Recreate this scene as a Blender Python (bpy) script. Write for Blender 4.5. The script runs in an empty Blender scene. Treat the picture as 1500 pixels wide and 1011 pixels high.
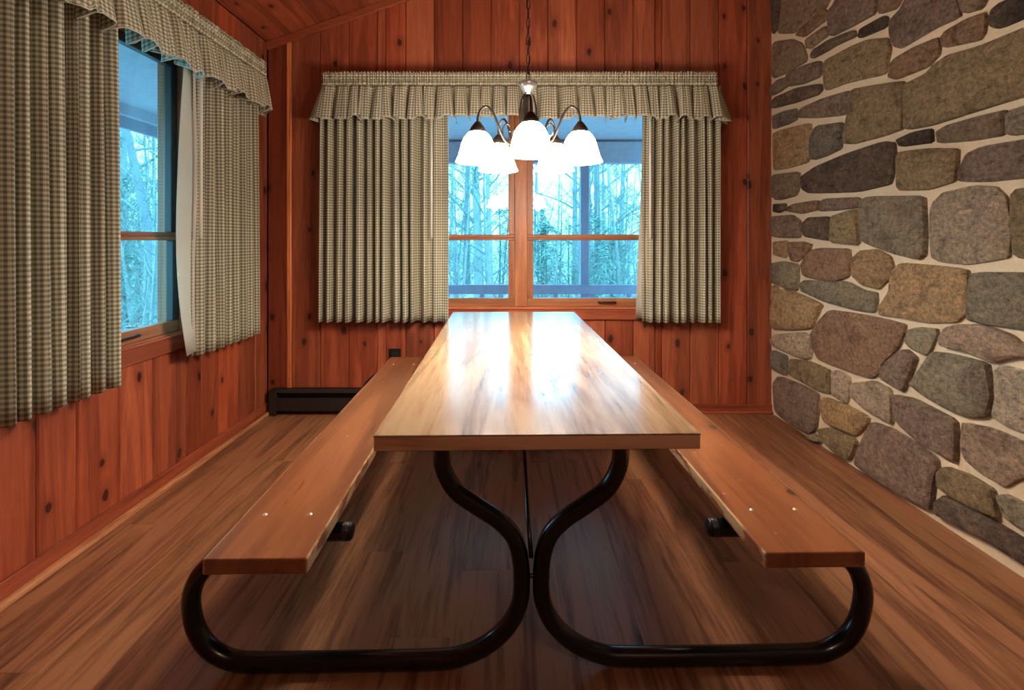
import bpy, bmesh, math, random
from mathutils import Vector, Matrix, noise as mnoise
random.seed(7)
PI = math.pi
S = bpy.context.scene
COL = S.collection

# ------------------------------------------------------------------ camera
H = 1.17                    # eye height
F = 700.0                   # focal length in pixels of the 1500x1011 frame
VPX, VPY = 744.0, 352.0
cam_d = bpy.data.cameras.new('camera')
cam_d.sensor_width = 36.0
cam_d.lens = F / 1500.0 * 36.0
cam_d.shift_x = (750.0 - VPX) / 1500.0
cam_d.shift_y = (VPY - 505.5) / 1500.0
cam_d.clip_start = 0.02
cam = bpy.data.objects.new('camera', cam_d)
COL.objects.link(cam)
cam.location = (0, 0, H)
cam.rotation_euler = (PI / 2, 0, 0)
S.camera = cam

# ------------------------------------------------------------------ sky: flat, cool overcast
w = bpy.data.worlds.new('overcast')
S.world = w
w.use_nodes = True
bg = w.node_tree.nodes['Background']
bg.inputs['Color'].default_value = (0.20, 0.69, 1.0, 1)
bg.inputs['Strength'].default_value = 4.8

# ------------------------------------------------------------------ exposure
S.view_settings.view_transform = 'Standard'
S.view_settings.look = 'None'
S.view_settings.gamma = 1.0
S.view_settings.use_curve_mapping = False
S.view_settings.exposure = 1.0
LAMP_COL = (1.0, 0.84, 0.68)
BULB_W = 1.2                # each of the five chandelier bulbs
SHADE_E = 22.0               # glow of the glass shades
FILL_W = 18.0               # unseen fill lamp added behind the viewer

# ================================================================== helpers
def tag(o, label=None, cat=None, group=None, kind=None):
    if label: o['label'] = label
    if cat: o['category'] = cat
    if group: o['group'] = group
    if kind: o['kind'] = kind
    return o

def link(name, me, mat=None, parent=None, loc=(0, 0, 0), rot=(0, 0, 0), color=None):
    o = bpy.data.objects.new(name, me)
    COL.objects.link(o)
    if mat is not None and me is not None and len(me.materials) == 0:
        me.materials.append(mat)
    if parent is not None: o.parent = parent
    o.location = loc
    o.rotation_euler = rot
    if color: o.color = (*color, 1)
    return o

def empty(name, loc=(0, 0, 0), rot=(0, 0, 0)):
    o = bpy.data.objects.new(name, None)
    o.empty_display_size = 0.1
    COL.objects.link(o)
    o.location = loc
    o.rotation_euler = rot
    return o

class MB:
    """collects faces, builds one mesh"""
    def __init__(s): s.v = []; s.f = []; s.uv = None
    def add(s, vs, fs):
        n = len(s.v); s.v += [tuple(p) for p in vs]; s.f += [tuple(i + n for i in f) for f in fs]; return s
    def box(s, x0, x1, y0, y1, z0, z1):
        return s.add([(x0,y0,z0),(x1,y0,z0),(x1,y1,z0),(x0,y1,z0),(x0,y0,z1),(x1,y0,z1),(x1,y1,z1),(x0,y1,z1)],
                     [(0,3,2,1),(4,5,6,7),(0,1,5,4),(1,2,6,5),(2,3,7,6),(3,0,4,7)])
    def prism(s, poly, y0, y1):
        """poly in (x,z), counter-clockwise seen from -y, pushed along y"""
        n = len(poly)
        vs = [(x, y0, z) for x, z in poly] + [(x, y1, z) for x, z in poly]
        fs = [tuple(range(n)), tuple(range(2*n-1, n-1, -1))]
        fs += [((i+1) % n, i, n+i, n+(i+1) % n) for i in range(n)]
        return s.add(vs, fs)
    def tube(s, pts, r, seg=10, cap=True, closed=False):
        pts = [Vector(p) for p in pts]; n = len(pts)
        rs = r if isinstance(r, (list, tuple)) else [r] * n
        base = len(s.v)
        prev = None
        for i, p in enumerate(pts):
            if closed: t = pts[(i+1) % n] - pts[i-1]
            else: t = pts[min(i+1, n-1)] - pts[max(i-1, 0)]
            t.normalize()
            if prev is None:
                a = Vector((0, 0, 1)) if abs(t.z) < 0.9 else Vector((1, 0, 0))
                u = t.cross(a).normalized()
            else:
                u = (prev - t * prev.dot(t)).normalized()
            prev = u
            vv = t.cross(u)
            for k in range(seg):
                a = 2 * PI * k / seg
                s.v.append(tuple(p + (u * math.cos(a) + vv * math.sin(a)) * rs[i]))
        m = n if closed else n - 1
        for i in range(m):
            j = (i + 1) % n
            for k in range(seg):
                k2 = (k + 1) % seg
                s.f.append((base+i*seg+k, base+i*seg+k2, base+j*seg+k2, base+j*seg+k))
        if cap and not closed:
            s.f.append(tuple(base + k for k in range(seg-1, -1, -1)))
            s.f.append(tuple(base + (n-1)*seg + k for k in range(seg)))
        return s
    def lathe(s, prof, seg=24, c=(0, 0, 0), closed=False):
        base = len(s.v); n = len(prof)
        for r, z in prof:
            for k in range(seg):
                a = 2 * PI * k / seg
                s.v.append((c[0] + r * math.cos(a), c[1] + r * math.sin(a), c[2] + z))
        m = n if closed else n - 1
        for i in range(m):
            j = (i + 1) % n
            for k in range(seg):
                k2 = (k + 1) % seg
                s.f.append((base+i*seg+k, base+j*seg+k, base+j*seg+k2, base+i*seg+k2))
        return s
    def mesh(s, name, smooth=False, bevel=0.0, bseg=1, fix=True):
        me = bpy.data.meshes.new(name)
        me.from_pydata(s.v, [], s.f)
        if bevel > 0 or fix:
            bm = bmesh.new(); bm.from_mesh(me)
            if bevel > 0:
                bmesh.ops.bevel(bm, geom=list(bm.edges), offset=bevel, segments=bseg, affect='EDGES', profile=0.6)
            if fix: bmesh.ops.recalc_face_normals(bm, faces=list(bm.faces))
            bm.to_mesh(me); bm.free()
        if smooth: me.polygons.foreach_set('use_smooth', [True] * len(me.polygons))
        me.update()
        return me

def smooth_path(pts, sub=8):
    """Catmull-Rom through the points"""
    P = [Vector(p) for p in pts]
    P = [P[0] * 2 - P[1]] + P + [P[-1] * 2 - P[-2]]
    out = []
    for i in range(1, len(P) - 2):
        a, b, c, d = P[i-1], P[i], P[i+1], P[i+2]
        for k in range(sub):
            t = k / sub
            out.append(0.5 * ((2*b) + (c-a)*t + (2*a-5*b+4*c-d)*t*t + (3*b-a-3*c+d)*t*t*t))
    out.append(P[-2])
    return out

def copy_tree(o, parent=None):
    c = o.copy(); COL.objects.link(c); c.parent = parent
    for ch in list(o.children): copy_tree(ch, c)
    return c

# ================================================================== materials
def new_mat(name):
    m = bpy.data.materials.new(name); m.use_nodes = True
    nt = m.node_tree; nt.nodes.clear()
    out = nt.nodes.new('ShaderNodeOutputMaterial')
    return m, nt, out

class NT:
    """tiny wrapper to write node graphs briefly"""
    def __init__(s, nt): s.nt = nt
    def n(s, typ, **kw):
        nd = s.nt.nodes.new('ShaderNode' + typ)
        for k, v in kw.items(): setattr(nd, k, v)
        return nd
    def l(s, a, b): s.nt.links.new(a, b)
    def set(s, sock, v):
        if isinstance(v, bpy.types.NodeSocket): s.l(v, sock)
        elif isinstance(v, (tuple, list)) and len(v) == 3 and sock.type == 'RGBA': sock.default_value = (*v, 1)
        else: sock.default_value = v
    def math(s, op, a, b=0.0, c=0.0, clamp=False):
        nd = s.n('Math', operation=op, use_clamp=clamp)
        s.set(nd.inputs[0], a); s.set(nd.inputs[1], b); s.set(nd.inputs[2], c)
        return nd.outputs[0]
    def vmath(s, op, a, b=(0, 0, 0), sc=1.0):
        nd = s.n('VectorMath', operation=op)
        s.set(nd.inputs[0], a); s.set(nd.inputs[1], b)
        if op == 'SCALE': s.set(nd.inputs[3], sc)
        return nd.outputs[0]
    def mix(s, f, a, b, blend='MIX'):
        nd = s.n('Mix', data_type='RGBA', blend_type=blend)
        s.set(nd.inputs[0], f); s.set(nd.inputs[6], a); s.set(nd.inputs[7], b)
        return nd.outputs[2]
    def noise(s, vec, scale, detail=4.0, rough=0.55, dist=0.0):
        nd = s.n('TexNoise'); s.set(nd.inputs['Vector'], vec)
        nd.inputs['Scale'].default_value = scale; nd.inputs['Detail'].default_value = detail
        nd.inputs['Roughness'].default_value = rough; nd.inputs['Distortion'].default_value = dist
        return nd.outputs['Fac']
    def ramp(s, f, stops):
        nd = s.n('ValToRGB'); s.set(nd.inputs[0], f)
        cr = nd.color_ramp
        while len(cr.elements) < len(stops): cr.elements.new(0.5)
        for e, (p, c) in zip(cr.elements, stops):
            e.position = p; e.color = (*c, 1) if len(c) == 3 else c
        return nd.outputs[0]
    def range(s, f, a, b, c=0.0, d=1.0):
        nd = s.n('MapRange'); nd.interpolation_type = 'SMOOTHSTEP'
        s.set(nd.inputs[0], f)
        for i, v in zip((1, 2, 3, 4), (a, b, c, d)): nd.inputs[i].default_value = v
        return nd.outputs[0]
    def principled(s, color, rough=0.5, normal=None, **kw):
        p = s.n('BsdfPrincipled')
        s.set(p.inputs['Base Color'], color); s.set(p.inputs['Roughness'], rough)
        if normal is not None: s.l(normal, p.inputs['Normal'])
        for k, v in kw.items(): s.set(p.inputs[k], v)
        return p
    def bump(s, h, strength=0.3, dist=0.01):
        b = s.n('Bump'); s.set(b.inputs['Height'], h)
        b.inputs['Strength'].default_value = strength; b.inputs['Distance'].default_value = dist
        return b.outputs[0]

def simple(name, color, rough=0.5, metal=0.0, spec=0.5, bump=0.0, bscale=60.0, vary=0.0, coat=0.0):
    m, nt, out = new_mat(name); g = NT(nt)
    tc = g.n('TexCoord').outputs['Object']
    nz = g.noise(tc, bscale, 4)
    c = color
    if vary > 0:
        c = g.mix(nz, tuple(x * (1 - vary) for x in color), tuple(min(1, x * (1 + vary)) for x in color))
    p = g.principled(c, rough, g.bump(nz, bump, 0.004) if bump > 0 else None, Metallic=metal)
    p.inputs['Specular IOR Level'].default_value = spec
    p.inputs['Coat Weight'].default_value = coat
    g.l(p.outputs[0], out.inputs[0])
    return m

def wood_mat(name, along, stops, knots=0.0, rough=0.5, spec=0.4, streak=1.0, coat=0.0, wear=None, tint=True, figure=9.0, bump=0.25, coat_rough=0.1, rvary=0.12):
    """procedural timber; along = local axis of the grain (0, 1, 2)"""
    m, nt, out = new_mat(name); g = NT(nt)
    obj = g.n('TexCoord').outputs['Object']
    info = g.n('ObjectInfo')
    off = g.vmath('SCALE', (13.7, 7.3, 29.1), sc=info.outputs['Random'])
    # the random value runs 0..1: spread it so that no two boards share grain
    off = g.vmath('SCALE', off, sc=7.0)
    v = g.vmath('ADD', obj, off)
    sc = [1.0, 1.0, 1.0]; sc[along] = 0.07
    vs = g.vmath('MULTIPLY', v, tuple(sc))
    fig = g.noise(vs, figure, 3, 0.5, 1.2)
    grain = g.noise(vs, 70.0, 5, 0.6, 0.3)
    fine = g.noise(vs, 260.0, 3, 0.6)
    rings = g.math('FRACT', g.math('MULTIPLY', fig, 7.0))
    rings = g.math('PINGPONG', g.math('MULTIPLY', fig, 9.0), 1.0)
    f = g.math('ADD', g.math('MULTIPLY', fig, 0.55), g.math('MULTIPLY', grain, 0.45 * streak))
    f = g.math('ADD', f, g.math('MULTIPLY', g.math('SUBTRACT', rings, 0.5), 0.16 * streak))
    f = g.math('ADD', f, g.math('MULTIPLY', g.math('SUBTRACT', fine, 0.5), 0.18))
    col = g.ramp(f, stops)
    h = g.math('ADD', grain, g.math('MULTIPLY', fine, 0.5))
    if knots > 0:
        axes = [i for i in range(3) if i != along]
        vo = g.n('TexVoronoi', voronoi_dimensions='2D')
        sx = g.n('SeparateXYZ'); g.l(v, sx.inputs[0])
        cb = g.n('CombineXYZ')
        g.l(sx.outputs[1 if along == 0 else 0], cb.inputs[0])
        g.l(g.math('MULTIPLY', sx.outputs[along], 0.6), cb.inputs[1])
        g.l(cb.outputs[0], vo.inputs['Vector'])
        vo.inputs['Scale'].default_value = 5.2
        wob = g.noise(v, 30.0, 2)
        d = g.math('ADD', vo.outputs['Distance'], g.math('MULTIPLY', g.math('SUBTRACT', wob, 0.5), 0.10))
        sep = g.n('SeparateColor'); g.l(vo.outputs['Color'], sep.inputs[0])
        on = g.math('LESS_THAN', sep.outputs[0], knots)
        size = g.math('ADD', 0.045, g.math('MULTIPLY', sep.outputs[1], 0.06))
        core = g.math('MULTIPLY', g.math('SUBTRACT', 1.0, g.math('DIVIDE', d, size), clamp=True), 1.0)
        core = g.range(core, 0.0, 0.35)
        halo = g.range(g.math('SUBTRACT', 1.0, g.math('DIVIDE', d, g.math('MULTIPLY', size, 3.2)), clamp=True), 0.0, 0.9)
        col = g.mix(g.math('MULTIPLY', g.math('MULTIPLY', halo, on), 0.55), col, stops[0][1])
        kc = tuple(x * 0.32 for x in stops[0][1])
        col = g.mix(g.math('MULTIPLY', g.math('MULTIPLY', core, on), 0.9), col, kc)
    if tint:
        col = g.mix(1.0, col, info.outputs['Color'], 'MULTIPLY')
    if wear is not None:
        # pale chips where the varnish has worn off along the long edges
        sep = g.n('SeparateXYZ'); g.l(obj, sep.inputs[0])
        ax = g.math('ABSOLUTE', sep.outputs[0])
        e = g.range(ax, wear - 0.007, wear + 0.001)
        nw = g.range(g.noise(g.vmath('MULTIPLY', v, (1, 0.35, 1)), 26.0, 4), 0.44, 0.52)
        col = g.mix(g.math('MULTIPLY', e, nw), col, (0.62, 0.42, 0.24))
        sp = g.range(g.noise(v, 34.0, 3), 0.735, 0.76)
        col = g.mix(g.math('MULTIPLY', sp, 0.7), col, (0.62, 0.45, 0.28))
    rg = g.math('ADD', rough - rvary / 2, g.math('MULTIPLY', grain, rvary))
    p = g.principled(col, rg, g.bump(h, bump, 0.002))
    p.inputs['Specular IOR Level'].default_value = spec
    p.inputs['Coat Weight'].default_value = coat
    p.inputs['Coat Roughness'].default_value = coat_rough
    g.l(p.outputs[0], out.inputs[0])
    return m

CEDAR = [(0.22, (0.15, 0.030, 0.015)), (0.45, (0.34, 0.076, 0.033)), (0.6, (0.45, 0.112, 0.048)), (0.8, (0.58, 0.175, 0.078))]
M = {}
M['board'] = wood_mat('cedar_board', 2, CEDAR, knots=0.55, rough=0.42, spec=0.4, streak=0.8)
M['board_y'] = wood_mat('cedar_ceiling', 1, CEDAR, knots=0.45, rough=0.5, spec=0.3, streak=0.8)
M['trim_x'] = wood_mat('cedar_trim_x', 0, CEDAR, knots=0.2, rough=0.42, streak=0.7)
M['trim_y'] = wood_mat('cedar_trim_y', 1, CEDAR, knots=0.15, rough=0.4, streak=0.7)
M['trim_z'] = wood_mat('cedar_trim_z', 2, CEDAR, knots=0.1, rough=0.4, streak=0.7)
SASH = [(0.25, (0.22, 0.075, 0.032)), (0.5, (0.40, 0.15, 0.065)), (0.75, (0.52, 0.22, 0.10))]
M['sash_x'] = wood_mat('sash_wood_x', 0, SASH, knots=0.0, rough=0.4, streak=0.7)
M['sash_z'] = wood_mat('sash_wood_z', 2, SASH, knots=0.0, rough=0.4, streak=0.7)
FLOOR = [(0.27, (0.040, 0.013, 0.007)), (0.42, (0.135, 0.050, 0.024)), (0.56, (0.225, 0.090, 0.042)), (0.76, (0.35, 0.155, 0.074))]
M['floor'] = wood_mat('laminate_floor', 1, FLOOR, knots=0.06, rough=0.42, spec=0.4, streak=1.7, figure=8.0, bump=0.06)
TOP = [(0.30, (0.145, 0.070, 0.032)), (0.45, (0.25, 0.138, 0.068)), (0.58, (0.33, 0.198, 0.105)), (0.75, (0.40, 0.26, 0.148))]
M['top'] = wood_mat('oak_laminate', 1, TOP, rough=0.22, spec=0.5, streak=1.5, figure=6.0, bump=0.02, tint=False, coat=0.45, coat_rough=0.14, rvary=0.05)
EDGE = [(0.3, (0.30, 0.155, 0.078)), (0.5, (0.52, 0.30, 0.16)), (0.7, (0.66, 0.41, 0.23))]
M['edge'] = wood_mat('oak_edge_band', 0, EDGE, rough=0.4, streak=1.3, bump=0.05, tint=False)
BENCH = [(0.25, (0.13, 0.040, 0.016)), (0.5, (0.25, 0.085, 0.032)), (0.75, (0.35, 0.135, 0.052))]
M['bench'] = wood_mat('varnished_bench', 1, BENCH, knots=0.12, rough=0.3, spec=0.5, streak=0.8, wear=0.117, tint=False, coat=0.3, coat_rough=0.2)
M['black_tube'] = simple('black_enamel', (0.004, 0.005, 0.007), 0.25, spec=0.5, bump=0.03, bscale=120, coat=0.2)
M['bolt'] = simple('zinc_bolt', (0.75, 0.72, 0.66), 0.35, metal=0.9)
M['bronze'] = simple('oil_rubbed_bronze', (0.035, 0.024, 0.018), 0.38, metal=0.5, spec=0.5, vary=0.3)
M['pewter'] = simple('brushed_pewter', (0.62, 0.58, 0.55), 0.3, metal=0.9)
M['heater'] = simple('heater_enamel', (0.024, 0.019, 0.017), 0.45, spec=0.4, bump=0.03)
M['heater_dark'] = simple('heater_slot', (0.006, 0.005, 0.005), 0.7)
M['outlet'] = simple('black_plastic', (0.012, 0.011, 0.012), 0.4)
M['white_plastic'] = simple('white_plastic', (0.92, 0.86, 0.76), 0.4)
M['dark_frame'] = simple('dark_weatherstrip', (0.03, 0.024, 0.022), 0.5)
M['porch'] = simple('porch_paint', (0.56, 0.53, 0.60), 0.6, bump=0.1, bscale=12, vary=0.15)
M['porch_post'] = simple('porch_post_paint', (0.29, 0.28, 0.38), 0.6, bump=0.1, bscale=14, vary=0.2)
M['porch_dark'] = simple('porch_beam_paint', (0.40, 0.38, 0.46), 0.6, bump=0.1, bscale=14, vary=0.2)
M['bark'] = simple('grey_bark', (0.26, 0.29, 0.28), 0.85, bump=0.8, bscale=14, vary=0.35)
M['bark_dark'] = simple('dark_bark', (0.15, 0.18, 0.20), 0.85, bump=0.8, bscale=16, vary=0.35)
M['twig'] = simple('twig_bark', (0.17, 0.22, 0.21), 0.8, vary=0.3, bscale=9)
M['needle'] = simple('hemlock_needles', (0.17, 0.30, 0.25), 0.7, vary=0.4, bscale=3)
M['leaf'] = simple('fallen_leaves', (0.46, 0.36, 0.32), 0.8, vary=0.4, bscale=2)

def ground_mat():
    m, nt, out = new_mat('leaf_strewn_ground'); g = NT(nt)
    v = g.n('TexCoord').outputs['Object']
    a = g.noise(v, 1.1, 6, 0.65); b = g.noise(v, 7.0, 5, 0.7)
    c = g.ramp(g.math('ADD', g.math('MULTIPLY', a, 0.5), g.math('MULTIPLY', b, 0.5)),
               [(0.35, (0.16, 0.16, 0.16)), (0.5, (0.33, 0.31, 0.29)), (0.62, (0.50, 0.44, 0.42))])
    p = g.principled(c, 0.9, g.bump(b, 0.6, 0.05))
    g.l(p.outputs[0], out.inputs[0]); return m
M['ground'] = ground_mat()

def gingham_mat():
    m, nt, out = new_mat('gingham_cotton'); g = NT(nt)
    uv = g.n('UVMap'); sep = g.n('SeparateXYZ'); g.l(uv.outputs[0], sep.inputs[0])
    P = 1 / 0.0175
    def stripe(x):
        t = g.math('FRACT', g.math('MULTIPLY', x, P))
        t = g.math('ABSOLUTE', g.math('SUBTRACT', t, 0.5))
        return g.range(t, 0.20, 0.30)
    a, b = stripe(sep.outputs[0]), stripe(sep.outputs[1])
    s = g.math('MULTIPLY', g.math('ADD', a, b), 0.5)
    col = g.ramp(s, [(0.0, (0.72, 0.67, 0.53)), (0.5, (0.40, 0.37, 0.265)), (1.0, (0.19, 0.175, 0.115))])
    wv = g.noise(uv.outputs[0], 900.0, 2)
    d = g.principled(col, 0.85, g.bump(wv, 0.15, 0.001))
    d.inputs['Specular IOR Level'].default_value = 0.15
    t = g.n('BsdfTranslucent'); g.set(t.inputs[0], col)
    mx = g.n('MixShader'); mx.inputs[0].default_value = 0.04
    g.l(d.outputs[0], mx.inputs[1]); g.l(t.outputs[0], mx.inputs[2])
    g.l(mx.outputs[0], out.inputs[0]); return m
M['gingham'] = gingham_mat()

def lining_mat():
    m, nt, out = new_mat('curtain_lining'); g = NT(nt)
    v = g.n('TexCoord').outputs['Object']
    d = g.principled((0.74, 0.70, 0.60), 0.8, g.bump(g.noise(v, 22, 3), 0.3, 0.01))
    t = g.n('BsdfTranslucent'); g.set(t.inputs[0], (0.74, 0.70, 0.60))
    mx = g.n('MixShader'); mx.inputs[0].default_value = 0.25
    g.l(d.outputs[0], mx.inputs[1]); g.l(t.outputs[0], mx.inputs[2])
    g.l(mx.outputs[0], out.inputs[0]); return m
M['lining'] = lining_mat()

def glass_mat():
    m, nt, out = new_mat('window_glass'); g = NT(nt)
    # both faces of the pane reflect alike: undo the inversion the node makes on the way out
    fr = g.n('Fresnel'); geo = g.n('NewGeometry')
    ior = g.math('SUBTRACT', 1.5, g.math('MULTIPLY', geo.outputs['Backfacing'], 1.5 - 1 / 1.5))
    g.l(ior, fr.inputs[0])
    tr = g.n('BsdfTransparent'); tr.inputs[0].default_value = (0.95, 0.97, 0.98, 1)
    gl = g.n('BsdfGlossy'); gl.inputs['Roughness'].default_value = 0.02
    mx = g.n('MixShader'); g.l(fr.outputs[0], mx.inputs[0])
    g.l(tr.outputs[0], mx.inputs[1]); g.l(gl.outputs[0], mx.inputs[2])
    g.l(mx.outputs[0], out.inputs[0]); return m
M['glass'] = glass_mat()

def shade_mat(name, strength, color):
    m, nt, out = new_mat(name); g = NT(nt)
    p = g.principled((0.9, 0.88, 0.84), 0.35)
    g.set(p.inputs['Emission Color'], color); p.inputs['Emission Strength'].default_value = strength
    g.l(p.outputs[0], out.inputs[0]); return m
M['shade'] = shade_mat('lit_frosted_glass', SHADE_E, (1.0, 0.86, 0.70))
M['bulb'] = shade_mat('lit_bulb', SHADE_E * 1.6, (1.0, 0.86, 0.70))

def stone_mat():
    m, nt, out = new_mat('field_stone'); g = NT(nt)
    obj = g.n('TexCoord').outputs['Object']; info = g.n('ObjectInfo')
    v = g.vmath('ADD', obj, g.vmath('SCALE', (91.0, 57.0, 73.0), sc=info.outputs['Random']))
    a = g.noise(v, 9.0, 7, 0.68, 0.4); b = g.noise(v, 60.0, 7, 0.8); c = g.noise(v, 140.0, 3, 0.6)
    base = info.outputs['Color']
    dark = g.mix(1.0, base, (0.66, 0.63, 0.64), 'MULTIPLY')
    lite = g.mix(0.40, base, (0.46, 0.32, 0.19))
    col = g.mix(g.range(a, 0.36, 0.50), dark, base)
    col = g.mix(g.math('MULTIPLY', g.range(a, 0.52, 0.62), 0.8), col, lite)
    col = g.mix(g.math('MULTIPLY', g.range(b, 0.44, 0.62), 0.75), col, g.mix(1.0, col, (1.75, 1.7, 1.55), 'MULTIPLY'))
    col = g.mix(g.math('MULTIPLY', g.range(b, 0.34, 0.47, 1, 0), 0.8), col, g.mix(1.0, col, (0.55, 0.53, 0.50), 'MULTIPLY'))
    col = g.mix(g.math('MULTIPLY', g.range(c, 0.68, 0.74), 0.6), col, (0.55, 0.48, 0.40))
    st = g.noise(g.vmath('MULTIPLY', v, (1.0, 1.0, 2.6)), 16.0, 9, 0.78, 0.5)
    col = g.mix(g.math('MULTIPLY', g.range(st, 0.36, 0.47, 1, 0), 0.75), col, g.mix(1.0, col, (0.40, 0.37, 0.34), 'MULTIPLY'))
    col = g.mix(g.math('MULTIPLY', g.range(st, 0.55, 0.64), 0.6), col, g.mix(1.0, col, (1.7, 1.6, 1.45), 'MULTIPLY'))
    h = g.math('ADD', g.math('MULTIPLY', b, 1.0), g.math('MULTIPLY', c, 0.3))
    h = g.math('ADD', h, g.math('MULTIPLY', st, 1.6))
    h = g.math('ADD', h, g.math('MULTIPLY', a, 1.5))
    p = g.principled(col, 0.8, g.bump(h, 0.9, 0.024))
    p.inputs['Specular IOR Level'].default_value = 0.3
    g.l(p.outputs[0], out.inputs[0]); return m
M['stone'] = stone_mat()
M['mortar'] = simple('lime_mortar', (0.76, 0.62, 0.43), 0.9, bump=0.5, bscale=90, vary=0.16)

# ================================================================== the room shell
WY = 3.24                     # inner face of the wall with the wide window
LX = -1.63                    # inner face of the left wall
RX = 1.787                    # mortar face of the stone wall
YB = -2.6                     # far end of the room, behind the viewer
CS = 0.352                    # pitch of the ceiling
def cz(x): return 2.51 + CS * (x - LX)
WZ0, WZ1 = 0.707, 2.10        # window opening
BWX0, BWX1 = -0.83, 1.00      # window opening in the far wall
LWY0, LWY1 = 0.78, 2.425      # window opening in the left wall
rnd = random.Random(11)

def btint():
    r = rnd.random(); k = 0.78 + 0.52 * rnd.random()
    return (k, k * (0.9 + 0.25 * r), k * (0.85 + 0.35 * r))

def board(parent, x0, x1, z0, z1a, z1b, loc, rot, mat, t=0.018, tint=None):
    x0 += 0.0013; x1 -= 0.0013
    poly = [(x0, z0), (x1, z0), (x1, z1b), (x0, z1a)]
    cx = (x0 + x1) / 2
    mb = MB().prism([(x - cx, z) for x, z in poly], 0, t)
    me = mb.mesh('board', bevel=0.0055)
    c, s_ = math.cos(rot), math.sin(rot)
    o = link('board', me, mat, parent, (loc[0] + c * cx, loc[1] + s_ * cx, loc[2]), (0, 0, rot), tint or btint())
    return o

# --- far wall
wb = MB()
wb.box(LX - 0.14, BWX0, WY + 0.018, WY + 0.13, 0, 2.1)
wb.box(BWX1, RX + 0.3, WY + 0.018, WY + 0.13, 0, 2.1)
wb.box(BWX0, BWX1, WY + 0.018, WY + 0.13, 0, WZ0)
wb.prism([(LX - 0.14, 2.1), (RX + 0.3, 2.1), (RX + 0.3, cz(RX + 0.3)), (LX - 0.14, cz(LX - 0.14))], WY + 0.018, WY + 0.13)
M['backing'] = simple('sheathing', (0.05, 0.018, 0.008), 0.9)
wall_back = tag(link('wall_back', wb.mesh('wall_back'), M['backing']), kind='structure')
pitch = 41.75 / 216.05
seams = []
k = (1095 - 744) / 216.05
while k > LX + 0.02:
    seams.append(k); k -= pitch
xs = [LX] + seams[::-1] + [RX + 0.03]
narrow = -1.462
for i in range(len(xs) - 1):
    a, b = xs[i], xs[i + 1]
    cuts = [a] + [c for c in (BWX0, BWX1) if a + 0.004 < c < b - 0.004] + [b]
    for j in range(len(cuts) - 1):
        p, q = cuts[j], cuts[j + 1]
        t = btint()
        if p >= BWX0 - 0.003 and q <= BWX1 + 0.003:
            board(wall_back, p, q, 0, WZ0, WZ0, (0, WY, 0), 0, M['board'], tint=t)
            board(wall_back, p, q, WZ1, cz(p), cz(q), (0, WY, 0), 0, M['board'], tint=btint())
        else:
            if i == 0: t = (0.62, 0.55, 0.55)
            board(wall_back, p, q, 0, cz(p), cz(q), (0, WY, 0), 0, M['board'], tint=t)
# narrow strip by the corner, tinted paler than the boards
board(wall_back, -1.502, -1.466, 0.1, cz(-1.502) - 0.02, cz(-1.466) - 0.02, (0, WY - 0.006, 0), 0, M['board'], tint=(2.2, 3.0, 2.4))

# --- left wall
wl = MB()
wl.box(LX - 0.13, LX - 0.018, YB, LWY0, 0, 2.5)
wl.box(LX - 0.13, LX - 0.018, LWY1, WY + 0.13, 0, 2.5)
wl.box(LX - 0.13, LX - 0.018, LWY0, LWY1, 0, WZ0)
wl.box(LX - 0.13, LX - 0.018, LWY0, LWY1, WZ1, 2.5)
wall_left = tag(link('wall_left', wl.mesh('wall_left'), M['backing']), kind='structure')
def boards_left(lo, hi, holes):
    ys = [WY]
    y = WY
    while y > YB:
        y -= pitch * rnd.choice([0.8, 1.0, 1.0, 1.0, 1.12]); ys.append(max(y, YB))
    ys = ys[::-1]
    for a, b in zip(ys[:-1], ys[1:]):
        if b - a < 0.02: continue
        cuts = [a] + [c for c in holes if a + 0.004 < c < b - 0.004] + [b]
        for p, q in zip(cuts[:-1], cuts[1:]):
            if holes and p >= holes[0] - 0.003 and q <= holes[1] + 0.003:
                board(wall_left, p, q, lo, WZ0, WZ0, (LX, 0, 0), PI / 2, M['board'])
                board(wall_left, p, q, WZ1, hi, hi, (LX, 0, 0), PI / 2, M['board'])
            else:
                board(wall_left, p, q, lo, hi, hi, (LX, 0, 0), PI / 2, M['board'])
boards_left(0, cz(LX), (LWY0, LWY1))

# --- wall behind the viewer
wf = MB().prism([(LX - 0.13, 0), (RX + 0.3, 0), (RX + 0.3, cz(RX + 0.3)), (LX - 0.13, cz(LX - 0.13))], YB - 0.12, YB - 0.018)
wall_front = tag(link('wall_front', wf.mesh('wall_front'), M['backing']), kind='structure')
x = RX + 0.03
while x > LX:
    x2 = max(LX, x - pitch)
    cx = (x + x2) / 2
    me = MB().prism([(x2 - cx, 0), (x - cx, 0), (x - cx, cz(x)), (x2 - cx, cz(x2))], 0, 0.018).mesh('board', bevel=0.003)
    link('board', me, M['board'], wall_front, (cx, YB - 0.018, 0), color=btint())
    x = x2

# --- ceiling planks running front to back
ang = math.atan(CS)
ceil_mb = MB().prism([(LX - 0.14, cz(LX - 0.14) + 0.018 / math.cos(ang)), (RX + 0.3, cz(RX + 0.3) + 0.018 / math.cos(ang)),
                      (RX + 0.3, cz(RX + 0.3) + 0.15), (LX - 0.14, cz(LX - 0.14) + 0.15)], YB - 0.12, WY + 0.13)
ceiling = tag(link('ceiling', ceil_mb.mesh('ceiling'), M['backing']), kind='structure')
pw = 0.178
x = LX
while x < RX + 0.25:
    me = MB().box(0, pw, YB, WY, 0, 0.018).mesh('plank', bevel=0.004)
    link('plank', me, M['board_y'], ceiling, (x, 0, cz(x)), (0, -ang, 0), tuple(c * 0.8 for c in btint()))
    x += pw * math.cos(ang)

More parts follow.
